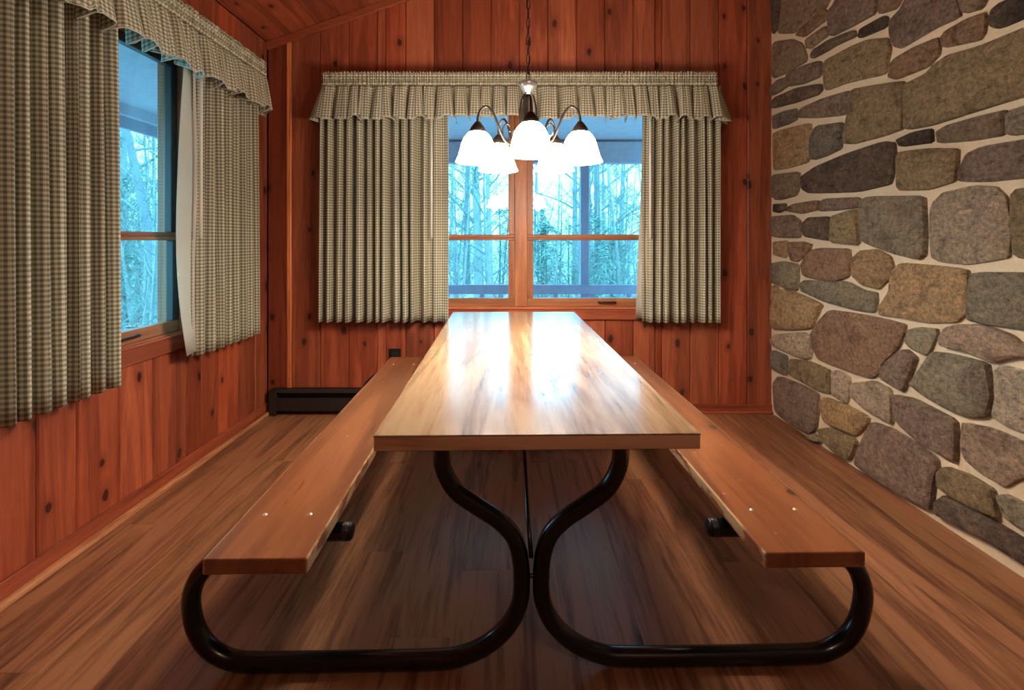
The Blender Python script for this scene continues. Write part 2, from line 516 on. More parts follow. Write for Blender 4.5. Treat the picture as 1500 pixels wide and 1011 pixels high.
# --- rake trim where the ceiling meets the far wall
tw = 0.055
tr = MB().prism([(LX, cz(LX) - tw), (RX, cz(RX) - tw), (RX, cz(RX) - 0.002), (LX, cz(LX) - 0.002)], WY - 0.022, WY)
tag(link('trim_1', tr.mesh('trim_1', bevel=0.003), M['trim_x'], color=(0.95, 0.95, 0.9)), kind='structure')

# --- floor planks
fl = MB().box(LX - 0.13, RX + 0.35, YB - 0.12, WY + 0.13, -0.12, -0.012)
floor = tag(link('floor', fl.mesh('floor'), M['backing']), kind='structure')
fw = 0.185
x = LX - 0.01
ci = 0
fm = {}
while x < RX + 0.06:
    y = YB - 0.12 - rnd.random() * 1.1
    while y < WY + 0.018:
        L = rnd.choice([2.3, 2.6, 2.9])
        y1 = min(y + L, WY + 0.018)
        if y1 - y > 0.05 and y1 > YB:
            y0 = max(y, YB)
            me = MB().box(0, fw, 0, y1 - y0, -0.012, 0).mesh('plank', bevel=0.0006)
            k = 0.93 + 0.14 * rnd.random()
            link('plank', me, M['floor'], floor, (x, y0, 0), color=(k, k * (0.97 + 0.08 * rnd.random()), k))
        y = y1 + 0.0
        if y >= WY: break
    x += fw; ci += 1

# --- baseboards with a shoe moulding
def baseboard(name, x0, x1, y0, y1, side, mat):
    r = tag(empty(name, (0, 0, 0)), kind='structure')
    if side == 'x':   # runs along y on the left wall
        link('board', MB().box(x0, x0 + 0.014, y0, y1, 0, 0.075).mesh('board', bevel=0.003), mat, r, color=(0.95, 0.95, 0.95))
        link('shoe_moulding', MB().box(x0 + 0.014, x0 + 0.042, y0, y1, 0, 0.024).mesh('shoe', bevel=0.009, bseg=3, smooth=True), M['floor'], r, color=(1.7, 1.7, 1.6))
    else:
        link('board', MB().box(x0, x1, y0 - 0.014, y0, 0, 0.06).mesh('board', bevel=0.003), mat, r, color=(0.8, 0.75, 0.75))
        link('shoe_moulding', MB().box(x0, x1, y0 - 0.03, y0 - 0.014, 0, 0.018).mesh('shoe', bevel=0.006, bseg=3, smooth=True), mat, r, color=(1.0, 1.1, 1.2))
    return r
baseboard('baseboard_left', LX, 0, YB, WY - 0.001, 'x', M['trim_y'])
baseboard('baseboard_back', -0.62, RX - 0.0, WY, 0, 'y', M['trim_x'])

# ================================================================== stone wall, stone by stone
wr = MB().box(RX, RX + 0.3, YB - 0.12, WY + 0.018, -0.012, 3.9)
wall_right = tag(link('wall_right', wr.mesh('wall_right'), M['mortar']), kind='structure')
PAL = {
 'dk': (0.150, 0.112, 0.085), 'vdk': (0.098, 0.076, 0.060), 'br': (0.29, 0.188, 0.118), 'tan': (0.42, 0.285, 0.155),
 'gb': (0.275, 0.205, 0.142), 'pg': (0.250, 0.180, 0.143), 'og': (0.295, 0.225, 0.132), 'sl': (0.190, 0.172, 0.138),
 'gg': (0.29, 0.250, 0.178), 'rb': (0.33, 0.202, 0.132), 'lg': (0.44, 0.355, 0.260), 'pk': (0.40, 0.290, 0.205)}
SC = 3.064
# outlines of the stones, read off the wall in three overlapping views (all share x origin 1110)
Z6 = [
('vdk', [(62,-3),(105,-3),(98,60),(84,130),(66,150)]),
('gb', [(112,-3),(350,-3),(296,42),(228,90),(160,146),(92,150),(100,80)]),
('br', [(296,42),(313,62),(300,92),(205,165),(168,158),(188,130),(240,85)]),
('pg', [(346,15),(372,-3),(530,-3),(524,60),(430,110),(325,163),(317,95),(322,45)]),
('br', [(550,-3),(672,-3),(620,35),(545,60)]),
('gb', [(213,178),(300,116),(311,160),(235,216),(220,215)]),
('dk', [(240,252),(255,222),(320,182),(430,137),(437,165),(330,213),(250,262)]),
('vdk', [(457,130),(560,73),(577,80),(569,124),(460,169),(450,163)]),
('pg', [(592,92),(640,42),(700,-3),(868,-3),(904,70),(870,90),(780,130),(640,214),(612,205),(592,150)]),
('gb', [(892,-3),(1060,-3),(1000,35),(930,54)]),
('vdk', [(1046,90),(1060,42),(1100,12),(1195,2),(1195,84),(1080,124),(1056,115)]),
('br', [(822,172),(842,140),(930,92),(1008,60),(1020,90),(1008,150),(990,178),(832,213)]),
('br', [(592,292),(622,260),(700,216),(800,172),(814,192),(804,250),(758,298),(620,354),(590,344)]),
('og', [(292,292),(312,266),(430,206),(490,182),(578,174),(590,220),(574,300),(563,334),(400,368),(312,404),(300,390)]),
('gb', [(66,202),(82,187),(150,180),(194,196),(216,250),(213,274),(140,318),(66,352)]),
('pg', [(62,392),(92,362),(130,348),(130,388),(90,413),(63,428)]),
('pg', [(138,332),(200,302),(278,274),(284,330),(268,349),(200,373),(138,388)]),
('dk', [(66,462),(92,432),(180,397),(279,377),(284,405),(264,428),(150,463),(66,488)]),
('sl', [(63,522),(110,502),(169,487),(171,538),(140,553),(66,580)]),
('gb', [(186,502),(202,482),(300,442),(414,407),(419,440),(398,498),(378,518),(250,529),(191,529)]),
('og', [(432,402),(520,387),(658,367),(654,480),(648,578),(560,608),(430,643),(397,643),(391,610),(402,560),(422,460)]),
('og', [(671,377),(770,332),(802,292),(862,252),(1000,212),(1195,133),(1195,428),(1000,488),(780,558),(682,578),(668,569),(670,470)]),
('tan', [(67,602),(92,587),(233,552),(236,620),(230,700),(218,729),(130,753),(71,763),(66,690)]),
('sl', [(246,622),(272,567),(378,551),(376,620),(368,668),(300,698),(251,716),(242,680)]),
('dk', [(197,792),(262,747),(400,692),(560,637),(608,642),(613,720),(598,800),(588,828),(450,858),(232,868),(202,849)]),
('vdk', [(624,627),(700,597),(773,578),(778,640),(642,657)]),
('gb', [(802,592),(850,562),(1000,522),(1108,494),(1103,560),(1093,608),(980,624),(812,643)]),
('gg', [(1131,502),(1195,472),(1195,603),(1131,608)]),
('og', [(627,702),(642,683),(740,672),(893,668),(888,750),(880,813),(760,848),(632,853)]),
('pg', [(906,770),(942,692),(1010,662),(1195,633),(1195,803),(1000,813),(912,813)]),
('gb', [(69,787),(183,772),(183,840),(168,878),(92,897),(70,880)]),
('vdk', [(69,917),(120,914),(124,943),(90,953),(69,949)]),
('br', [(136,932),(162,917),(270,898),(268,943),(190,956),(141,949)]),
('pg', [(280,912),(302,893),(453,885),(448,933),(330,943),(282,948)]),
]
Z7 = [
('pg', [(69,-8),(150,-13),(188,12),(190,70),(183,86),(92,83),(69,78)]),
('dk', [(204,22),(232,-3),(310,-6),(326,17),(326,98),(300,96),(212,80)]),
('og', [(336,-8),(400,-28),(438,-38),(443,0),(453,118),(346,108),(335,98)]),
('gg', [(464,-78),(502,-96),(743,-98),(748,0),(750,90),(746,163),(720,183),(610,153),(482,108),(467,60)]),
('lg', [(774,-20),(787,-68),(832,-113),(960,-143),(1060,-138),(1108,-93),(1126,0),(1128,90),(1118,173),(1060,183),(930,203),(820,193),(782,173),(774,100)]),
('og', [(1137,-123),(1195,-143),(1195,203),(1152,168),(1137,60)]),
('tan', [(66,107),(129,100),(124,178),(69,163)]),
('br', [(141,107),(200,107),(238,117),(228,150),(175,193),(151,188),(137,150)]),
('rb', [(197,210),(217,167),(262,137),(408,137),(411,200),(403,263),(340,283),(212,260)]),
('tan', [(427,182),(462,147),(530,142),(588,172),(603,215),(588,268),(540,316),(470,298),(427,258)]),
('gg', [(66,202),(110,195),(178,207),(180,260),(173,323),(130,313),(69,288)]),
('gg', [(194,292),(217,277),(400,287),(470,322),(528,332),(531,370),(518,423),(430,408),(300,373),(202,328)]),
('tan', [(542,400),(592,332),(602,242),(642,203),(800,217),(900,227),(938,237),(941,330),(938,418),(888,463),(760,463),(640,443),(547,433)]),
('gg', [(962,300),(972,247),(1195,237),(1195,488),(1100,478),(962,458),(953,420)]),
('tan', [(69,302),(90,312),(72,366),(66,368)]),
('tan', [(66,402),(82,352),(112,318),(200,347),(288,387),(268,430),(238,493),(140,496),(69,493)]),
('rb', [(237,520),(272,462),(322,413),(420,427),(560,452),(658,477),(653,520),(628,578),(555,648),(548,688),(510,715),(430,693),(320,653),(272,633),(247,580)]),
('lg', [(66,542),(92,521),(200,513),(233,527),(238,600),(233,625),(210,629),(130,598),(69,568)]),
('gg', [(662,550),(682,503),(720,493),(798,498),(802,520),(768,598),(750,612),(692,583)]),
('pk', [(822,540),(852,493),(900,478),(1010,483),(1130,523),(1178,562),(1192,600),(1160,618),(1050,642),(950,598),(832,573)]),
('sl', [(66,593),(128,618),(128,702),(100,688),(66,673)]),
('og', [(141,652),(152,631),(240,648),(323,683),(323,787),(270,772),(200,732),(141,702)]),
('lg', [(332,693),(352,683),(408,712),(410,780),(398,827),(350,802),(331,787)]),
('pg', [(557,690),(592,642),(660,588),(712,630),(688,690),(654,771),(610,747),(567,722)]),
('gg', [(693,745),(732,692),(792,603),(860,613),(1027,653),(1038,720),(1052,800),(1028,882),(950,887),(860,852),(762,798)]),
('lg', [(1063,690),(1092,663),(1195,693),(1195,955),(1110,927),(1053,887),(1068,800)]),
('lg', [(427,742),(520,733),(592,767),(602,850),(602,916),(570,902),(490,857),(427,798)]),
('pg', [(72,742),(97,709),(200,753),(268,787),(270,860),(258,947),(230,965),(140,917),(82,868)]),
('tan', [(282,830),(302,803),(400,843),(497,892),(488,928),(440,972),(390,952),(302,912)]),
]
Z8 = [
('og', [(278,242),(330,238),(428,282),(442,302),(418,368),(400,375),(350,347),(302,298)]),
('pg', [(502,242),(522,213),(600,243),(720,313),(802,377),(807,430),(787,500),(777,601),(720,577),(600,507),(502,447),(443,400),(453,342)]),
('pg', [(617,150),(618,89),(700,108),(887,203),(892,300),(887,381),(850,366),(720,287),(642,218)]),
('pk', [(918,240),(923,214),(1050,243),(1192,313),(1195,400),(1170,456),(1105,496),(1000,437),(933,378),(913,330)]),
('og', [(818,440),(852,414),(950,453),(1052,513),(1067,580),(1077,636),(1000,607),(880,547),(818,498)]),
('gg', [(1083,543),(1120,539),(1195,583),(1195,695),(1122,647)]),
('dk', [(808,572),(852,540),(1000,624),(1195,743),(1195,838),(1100,776),(950,696),(805,618)]),
('gb', [(222,277),(258,266),(286,298),(252,300)]),
]
def pix_to_wall(px, py, X):
    y = F * X / (px - VPX)
    return y, H + (VPY - py) * y / F

def chaikin(poly, keep=0.89):
    out = []
    n = len(poly)
    for i in range(n):
        a, b = poly[i], poly[(i+1) % n]
        out.append((a[0]*keep + b[0]*(1-keep), a[1]*keep + b[1]*(1-keep)))
        out.append((a[0]*(1-keep) + b[0]*keep, a[1]*(1-keep) + b[1]*keep))
    return out

def stone(poly, color, proud, seed):
    """poly: (y,z) on the wall; a lumpy block let into the mortar, standing proud towards -x"""
    area = sum(poly[i][0]*poly[(i+1) % len(poly)][1] - poly[(i+1) % len(poly)][0]*poly[i][1] for i in range(len(poly)))
    if area < 0: poly = poly[::-1]
    P = chaikin(poly)
    cy = sum(p[0] for p in P) / len(P); cz_ = sum(p[1] for p in P) / len(P)
    size = math.sqrt(abs(area) / 2)
    n = len(P)
    vs = []; fs = []
    ins = min(0.008, size * 0.08)
    def ring(scale_m, h, amp):
        for (y, z) in P:
            dy, dz = y - cy, z - cz_
            L = math.hypot(dy, dz) + 1e-6
            k = max(0.2, 1 - scale_m / L)
            nz = mnoise.noise(Vector((y * 9 + seed, z * 9, seed * 1.7))) * amp
            vs.append((-(h + nz), dy * k, dz * k))
    ring(-0.008, -0.02, 0)
    ring(-0.0045, proud * 0.7, 0.003)
    ring(ins, proud, 0.006)
    for fr in (0.45,):
        for (y, z) in P:
            nz = mnoise.noise(Vector((y * 7 + seed, z * 7, seed))) * 0.018
            vs.append((-(proud * 1.15 + nz), (y - cy) * fr, (z - cz_) * fr))
    vs.append((-(proud * 1.2 + random.uniform(-0.004, 0.006)), 0, 0))
    for r in range(3):
        for i in range(n):
            j = (i + 1) % n
            fs.append((r*n+i, r*n+j, (r+1)*n+j, (r+1)*n+i))
    c = 4 * n
    for i in range(n): fs.append((3*n+i, 3*n+(i+1) % n, c))
    me = MB().add(vs, fs).mesh('stone')
    me.polygons.foreach_set('use_smooth', [i >= 2 * n for i in range(len(me.polygons))])
    k = 1.28 + 0.32 * random.random()
    return link('stone', me, M['stone'], wall_right, (RX, cy, cz_), color=tuple(x * k for x in color))

XF = RX - 0.012
sd = 0
for (lst, oy) in ((Z6, 0.0), (Z7, 320.0), (Z8, 550.0)):
    for col, poly in lst:
        sd += 1
        pts = []
        for (u, v_) in poly:
            y, z = pix_to_wall(1110 + u / SC, oy + v_ / SC, XF)
            if u >= 1192: y -= 0.10 + 0.05 * random.random()
            if v_ == -3 and oy == 0: z += 0.07
            pts.append((min(y, WY - 0.014), max(z, 0.004)))
        stone(pts, PAL[col], 0.016 + 0.022 * random.random(), sd * 3.1)
# the same wall going on outside the picture: coursed stones above and nearer
def traced(y, z): return y > 1.50 and z < H + (VPY + 12) * y / F + 0.07
z = 0.005
while z < 3.75:
    hgt = random.uniform(0.13, 0.24)
    y = WY - random.uniform(0, 0.1)
    while y > YB:
        wid = random.uniform(0.18, 0.46)
        g_ = 0.012
        q = [(y - g_, z + g_), (y - g_, z + hgt - g_), (y - wid + g_, z + hgt - g_), (y - wid + g_, z + g_)]
        if not any(traced(a, b) for a, b in q):
            mid = []
            for i in range(4):
                a, b = q[i], q[(i+1) % 4]
                mid += [a, ((a[0]+b[0])/2, (a[1]+b[1])/2)]
            mid = [(a + random.uniform(-0.012, 0.012), max(0.004, b + random.uniform(-0.012, 0.012))) for a, b in mid]
            sd += 1
            stone([(min(max(a, YB + 0.01), WY - 0.004), b) for a, b in mid], PAL[random.choice(list(PAL))], random.uniform(0.016, 0.036), sd * 3.1)
        y -= wid
    z += hgt

# ================================================================== windows
def box_part(name, parent, b, mat, bevel=0.003, color=(1, 1, 1), bseg=1, smooth=False):
    x0, x1, y0, y1, z0, z1 = b
    c = ((x0+x1)/2, (y0+y1)/2, (z0+z1)/2)
    me = MB().box(x0-c[0], x1-c[0], y0-c[1], y1-c[1], z0-c[2], z1-c[2]).mesh(name, bevel=bevel, bseg=bseg, smooth=smooth)
    return link(name, me, mat, parent, c, color=color)

def sash(parent, x0, x1, z0, z1, y, wb_, wt, ws, name='sash', dark=False):
    """a glazed sash between x0..x1, z0..z1; y = face depth behind the wall plane"""
    r = bpy.data.objects.new(name, None); COL.objects.link(r); r.parent = parent
    d = 0.035
    box_part('bottom_rail', r, (x0, x1, y, y + d, z0, z0 + wb_), M['sash_x'])
    box_part('top_rail', r, (x0, x1, y, y + d, z1 - wt, z1), M['dark_frame'] if dark and wt > 0.03 else M['sash_x'])
    for s_ in (0, 1):
        a = x0 if s_ == 0 else x1 - ws
        box_part('stile', r, (a, a + ws, y - 0.001, y + d, z0 + wb_, z1 - wt), M['dark_frame'] if dark else M['sash_z'])
    box_part('pane', r, (x0 + ws - 0.004, x1 - ws + 0.004, y + 0.016, y + 0.020, z0 + wb_ - 0.004, z1 - wt + 0.004), M['glass'], bevel=0)
    return r

def pull(parent, x, z, y, w_=0.11, mat=None):
    pts = [(x - w_/2, y, z), (x - w_/2 + 0.006, y - 0.016, z), (x - w_/4, y - 0.022, z + 0.002), (x + w_/4, y - 0.022, z + 0.002), (x + w_/2 - 0.006, y - 0.016, z), (x + w_/2, y, z)]
    me = MB().tube(smooth_path(pts, 4), 0.006, 8).mesh('sash_pull', smooth=True)
    o = link('sash_pull', me, mat or M['bronze'], parent)
    return o

def window(name, loc, rot, x0, x1, mull, dark=False):
    """local x along the wall, local y into the wall (0 = wall face)"""
    r = tag(empty(name, loc, (0, 0, rot)), kind='structure')
    z0, z1 = WZ0, WZ1
    jamb = 0.028
    f = bpy.data.objects.new('frame', None); COL.objects.link(f); f.parent = r
    box_part('jamb', f, (x0, x0 + jamb, 0.0, 0.13, z0, z1), M['sash_z'])
    box_part('jamb', f, (x1 - jamb, x1, 0.0, 0.13, z0, z1), M['sash_z'])
    box_part('head', f, (x0 + jamb, x1 - jamb, 0.0, 0.13, z1 - jamb, z1), M['sash_x'])
    box_part('sill', f, (x0 + jamb, x1 - jamb, 0.0, 0.14, z0, z0 + 0.012), M['sash_x'], color=(1.2, 1.2, 1.2))
    mw = 0.082
    box_part('mullion', r, (mull - mw/2, mull + mw/2, -0.006, 0.13, z0 + 0.012, z1 - jamb), M['sash_z'], color=(1.25, 1.2, 1.15))
    # flat casing and apron on the wall face
    box_part('apron', r, (x0 - 0.01, x1 + 0.01, -0.016, -0.001, z0 - 0.075, z0 - 0.004), M['trim_x'], color=(1.05, 1.1, 1.1))
    box_part('stool', r, (x0 - 0.01, x1 + 0.01, -0.022, 0.0, z0 - 0.004, z0 + 0.006), M['trim_x'], color=(1.5, 1.6, 1.6))
    for a, b in ((x0 + jamb, mull - mw/2), (mull + mw/2, x1 - jamb)):
        sash(r, a, b, z0 + 0.012, 1.1875, 0.02, 0.055, 0.018, 0.044, 'lower_sash', dark)
        sash(r, a, b, 1.187, z1 - jamb, 0.028, 0.022, 0.045, 0.044, 'upper_sash', dark)
    return r
win1 = window('window_1', (0, WY, 0), 0, BWX0, BWX1, 0.088)
pull(win1, 0.676, 0.748, 0.018, 0.115)
win2 = window('window_2', (LX, 0, 0), PI / 2, LWY0, LWY1, 1.60, dark=True)
pull(win2, 2.06, 0.748, 0.018, 0.13)

# ================================================================== curtains
def cloth(name, xs_fn, nu, nz, z0, z1, mat, parent=None, loc=(0, 0, 0), rot=0.0, thick=0.0016):
    """xs_fn(u, t) -> (x, y, dz); u 0..1 across, t 0..1 from the hem up. UV in metres of cloth."""
    vs = []; uvs = []
    for j in range(nz + 1):
        t = j / nz
        acc = 0; last = None
        for i in range(nu + 1):
            x, y, dz = xs_fn(i / nu, t)
            p = (x, y, z0 + (z1 - z0) * t + dz)
            if last is not None: acc += math.hypot(p[0] - last[0], p[1] - last[1])
            last = p
            vs.append(p); uvs.append((acc, (z1 - z0) * t))
    fs = []
    for j in range(nz):
        for i in range(nu):
            a = j * (nu + 1) + i
            fs.append((a, a + 1, a + nu + 2, a + nu + 1))
    me = bpy.data.meshes.new(name); me.from_pydata(vs, [], fs)
    # constant cloth width per row would shear the check: use the middle row's length for every row
    mid = (nz // 2) * (nu + 1)
    ul = me.uv_layers.new(name='UVMap')
    for lp in me.loops:
        vi = lp.vertex_index
        ul.data[lp.index].uv = (uvs[mid + vi % (nu + 1)][0], uvs[vi][1])
    me.polygons.foreach_set('use_smooth', [True] * len(me.polygons)); me.update()
    o = link(name, me, mat, parent, loc, (0, 0, rot))
    md = o.modifiers.new('thickness', 'SOLIDIFY'); md.thickness = thick; md.offset = 0
    return o

def pleats(x0, x1, n, amp, seed, flat0=0.0, flat1=0.0, skew=0.35, y=-0.068, hemflare=0.0):
    r = random.Random(seed)
    # irregular fold boundaries
    ws = [r.uniform(0.7, 1.35) for _ in range(n)]
    tot = sum(ws); cum = [0]
    for w_ in ws: cum.append(cum[-1] + w_ / tot)
    amps = [r.uniform(0.8, 1.15) for _ in range(n + 1)]
    bulge = [r.uniform(-0.3, 0.5) for _ in range(n + 1)]
    drift = [r.uniform(-1, 1) for _ in range(n + 1)]
    def fn(u, t):
        k = 0
        while k < n - 1 and u > cum[k + 1]: k += 1
        f = (u - cum[k]) / (cum[k + 1] - cum[k])
        ph = 2 * PI * (k + f) + 0.5 * drift[k] * (1 - t) * math.sin(PI * f)
        a = amp * (amps[k] * (1 - f) + amps[k + 1] * f)
        env = 1.0
        if flat0 > 0 and u < flat0: env = 0.15 + 0.85 * (u / flat0) ** 2
        if flat1 > 0 and u > 1 - flat1: env = 0.15 + 0.85 * ((1 - u) / flat1) ** 2
        a *= env * (0.86 + 0.14 * (1 - t))
        s_ = math.cos(ph)
        # deep columns with dark gaps between them
        yy = y - a * math.copysign(abs(s_) ** 0.6, s_)
        xx = x0 + (x1 - x0) * u + a * skew * math.sin(ph) * bulge[k]
        xx += hemflare * (u - 0.5) * (1 - t) + 0.006 * drift[k] * math.sin(3 * t + k)
        return xx, yy, 0.004 * math.sin(ph) * (1 if t < 0.02 else 0)
    return fn

CZ0, CZ1 = 0.628, 2.19
def curtain(label, group, loc, rot, x0, x1, n, amp, seed, wand_x, flat0=0, flat1=0, lining=None, z0=CZ0, hemflare=0.02):
    y0 = -0.068
    fn = pleats(x0, x1, n, amp, seed, flat0, flat1, y=y0, hemflare=hemflare)
    o = cloth('curtain', fn, n * 22, 26, z0, CZ1, M['gingham'], None, loc, rot)
    tag(o, label, 'curtain', group)
    def back(u, t):
        x, y, dz = fn(0.03 + 0.94 * u, t)
        return x, y * 0.8 + 0.8 * 0.012 + 0.012, 0
    cloth('lining', lining or back, n * 12, 16, z0 + 0.02, CZ1 - 0.01, M['lining'], o)
    if wand_x is not None:
        me = MB().tube([(wand_x, y0 - 0.056, 1.185), (wand_x, y0 - 0.056, 2.02)], 0.0075, 8).mesh('pull_wand', smooth=True)
        tag(link('pull_wand', me, M['white_plastic'], o), 'white plastic curtain wand')
    return o
G1 = None
def px2x(px, d): return (px - VPX) * d / F
D = WY - 0.08
curtain('wide gathered gingham curtain beside the wide window, above the baseboard heater', None, (0, WY, 0), 0,
        px2x(471, D), px2x(655, D), 13, 0.043, 3, px2x(632, D - 0.05), flat1=0.2)
def fold_lining(u, t):      # lining turned outward at the leading edge
    xl = px2x(946, D); w_ = 0.062 * (1 - t) ** 0.9
    return xl + 0.05 - (w_ + 0.05) * (1 - u), -0.062 + 0.02 * u + 0.006 * math.sin(9 * t + 4 * u), -0.0
curtain('narrow gathered gingham curtain with pale lining showing, between the wide window and stone wall', None, (0, WY, 0), 0,
        px2x(943, D), px2x(1052, D), 9, 0.040, 9, px2x(953, D - 0.05), flat0=0.12, lining=fold_lining)
# left wall: local x is world y
curtain('wide gathered gingham curtain of the side window, hanging farther from the room corner', None, (LX, 0, 0), PI / 2,
        0.62, 1.86, 20, 0.043, 5, None, flat1=0.0, z0=0.60)
def fold_lining2(u, t):
    w_ = 0.005 + 0.11 * math.sin(PI * min(1, (1 - t) * 0.85))
    return 2.37 - w_ * (1 - u) + 0.05 * u - 0.03, -0.07 - 0.025 * (1 - t) * (1 - u) + 0.006 * math.sin(8 * t), 0
curtain('gathered gingham curtain between the side window glass and the room corner', None, (LX, 0, 0), PI / 2,
        2.36, 2.93, 8, 0.040, 14, 2.345, flat0=0.12, lining=fold_lining2, z0=0.595)

def valance(label, loc, rot, x0, x1, seed, zt=2.262, zb=1.955):
    r = tag(empty('valance', loc, (0, 0, rot)), label, 'valance')
    yw = -0.135
    rr = random.Random(seed)
    n = max(8, int((x1 - x0) / 0.085))
    ws = [rr.uniform(0.55, 1.5) for _ in range(n)]; tot = sum(ws); cum = [0]
    for w_ in ws: cum.append(cum[-1] + w_ / tot)
    am = [rr.uniform(0.5, 1.25) for _ in range(n + 1)]
    lean = [rr.uniform(-1, 1) for _ in range(n + 1)]
    ret = 0.12
    span = (x1 - x0) + 2 * ret
    def base(u):
        d = u * span
        if d < ret: return x0, yw * (d / ret), -1
        if d > span - ret: return x1, yw * ((span - d) / ret), 1
        return x0 + d - ret, yw, 0
    def skirt(u, t):
        x, y, side = base(u)
        k = 0
        while k < n - 1 and u > cum[k + 1]: k += 1
        f = (u - cum[k]) / (cum[k + 1] - cum[k])
        g_ = 1 - t
        a = 0.042 * (am[k] * (1 - f) + am[k + 1] * f) * (0.22 + 0.78 * g_ ** 0.6)
        ph = 2 * PI * (k + f)
        s_ = 1 - 2 * (0.5 - 0.5 * math.cos(ph)) ** 3.2      # wide puffs, tight creases
        hi = 0.005 * math.sin(ph * 3 + k) * (0.25 + 0.75 * t)
        o_ = a * s_ + hi + 0.012 * g_
        xx = x + 0.030 * g_ * math.sin(PI * f) ** 2 * lean[k] + 0.018 * (0.3 + 0.7 * g_) * math.sin(ph)
        if side == 0: y -= o_
        else: xx += side * (o_ + 0.02 * g_)
        # ends flare out a little where the skirt turns the corner
        e = max(0, 1 - min(abs(x - x0), abs(x1 - x)) / 0.1)
        xx += (1 if x > (x0 + x1) / 2 else -1) * e * 0.024 * g_
        return xx, y, 0.013 * s_ * g_ * am[k] * (1 if lean[k] > -0.3 else -0.6)
    sk = cloth('skirt', skirt, n * 20, 12, zb, zt - 0.085, M['gingham'], r, thick=0.0018)
    nf = n * 5
    ph0 = [rr.uniform(0, 6.28) for _ in range(6)]
    def header(u, t):
        x, y, side = base(u)
        w_ = u * span * 330
        crink = 0.0045 * math.sin(w_ + ph0[0] + 3.0 * math.sin(u * span * 41)) + 0.003 * math.sin(w_ * 1.7 + 5 * t + ph0[1])
        puff = 0.010 * abs(math.sin(PI * 3 * t)) ** 0.6 + 0.004
        o_ = puff + crink * (0.4 + 0.6 * (t if t > 0.66 else abs(math.sin(3 * PI * t))))
        top = 0.006 * math.sin(w_ * 0.9 + ph0[2]) * max(0, t - 0.66) * 3
        if side == 0: y -= o_
        else: x += side * o_
        return x, y, top
    cloth('gathered_header', header, nf * 7, 18, zt - 0.087, zt, M['gingham'], r, thick=0.0016)
    # bound hem along the scalloped edge
    pts = []
    for i in range(n * 8 + 1):
        x, y, dz = skirt(i / (n * 8), 0)
        pts.append((x, y, zb + dz))
    link('hem_binding', MB().tube(pts, 0.003, 5).mesh('hem_binding', smooth=True), M['lining'], r)
    return r
DV = WY - 0.145
valance('gingham valance with ruffled header across the top of the wide window', (0, WY, 0), 0, px2x(473, DV), px2x(1050, DV), 2)
valance('gingham valance with ruffled header across the top of the side window', (LX, 0, 0), PI / 2, 0.55, 2.93, 8, zb=1.965)
for lab, loc, rot, a, b in (('white curtain rod behind the valance over the wide window', (0, WY, 0), 0, px2x(475, D), px2x(1048, D)),
                            ('white curtain rod behind the valance over the side window', (LX, 0, 0), PI / 2, 0.56, 2.92)):
    me = MB().box(a, b, -0.03, -0.02, 2.195, 2.225).box(a, a + 0.01, -0.02, 0, 2.185, 2.215).box(b - 0.01, b, -0.02, 0, 2.185, 2.215).mesh('curtain_rod')
    tag(link('curtain_rod', me, M['white_plastic'], None, loc, (0, 0, rot)), lab, 'curtain rod')

# ================================================================== picnic table
TBL = empty('picnic_table', (0.052, 2.007, 0), (0, 0, math.radians(1.0)))
tag(TBL, 'long picnic table with oak laminate top, two attached plank benches and bent black tube legs', 'picnic table')
TW, TL, TH, TT = 0.744, 1.852, 0.73, 0.036
top = link('tabletop', MB().box(-TW/2, TW/2, -TL/2, TL/2, -0.004, 0).mesh('tabletop', bevel=0.0015), M['top'], TBL, (0, 0, TH))
eb = MB().box(-TW/2 + 0.001, TW/2 - 0.001, -TL/2 + 0.001, TL/2 - 0.001, -TT, -0.0041).mesh('edge_band', bevel=0.002)
link('edge_band', eb, M['edge'], top)
BI, BO, BH, BT = 0.518, 0.752, 0.456, 0.036
BL = 1.852
for sx in (-1, 1):
    c = sx * (BI + BO) / 2
    bme = MB().box(-(BO-BI)/2, (BO-BI)/2, -BL/2, BL/2, -BT, 0).mesh('bench_seat', bevel=0.005, bseg=3)
    b = link('bench_seat', bme, M['bench'], TBL, (c, 0, BH))
    tag(b, 'worn reddish brown plank bench seat')
    for fy in (-0.752, 0.752):
        for bx in (-0.058, 0.058):
            me = MB().lathe([(0.0001, 0.003), (0.0035, 0.0025), (0.006, 0.001), (0.0065, 0)], 12).mesh('bolt_head', smooth=True)
            link('bolt_head', me, M['bolt'], b, (bx + 0.004 * sx, fy, 0))
TR = 0.0235
half = [(.247, .672), (.247, .60), (.240, .545), (.208, .487), (.152, .445), (.092, .405), (.050, .360), (.031, .300), (.0265, .230),
        (.034, .170), (.066, .112), (.118, .066), (.185, .036), (.26, .026), (.50, .0245), (.66, .0245), (.76, .0255), (.82, .034), (.872, .064), (.905, .110),
        (.919, .160), (.9205, .210), (.900, .262), (.855, .305), (.80, .338), (.74, .360), (.62, .375), (.492, .378)]
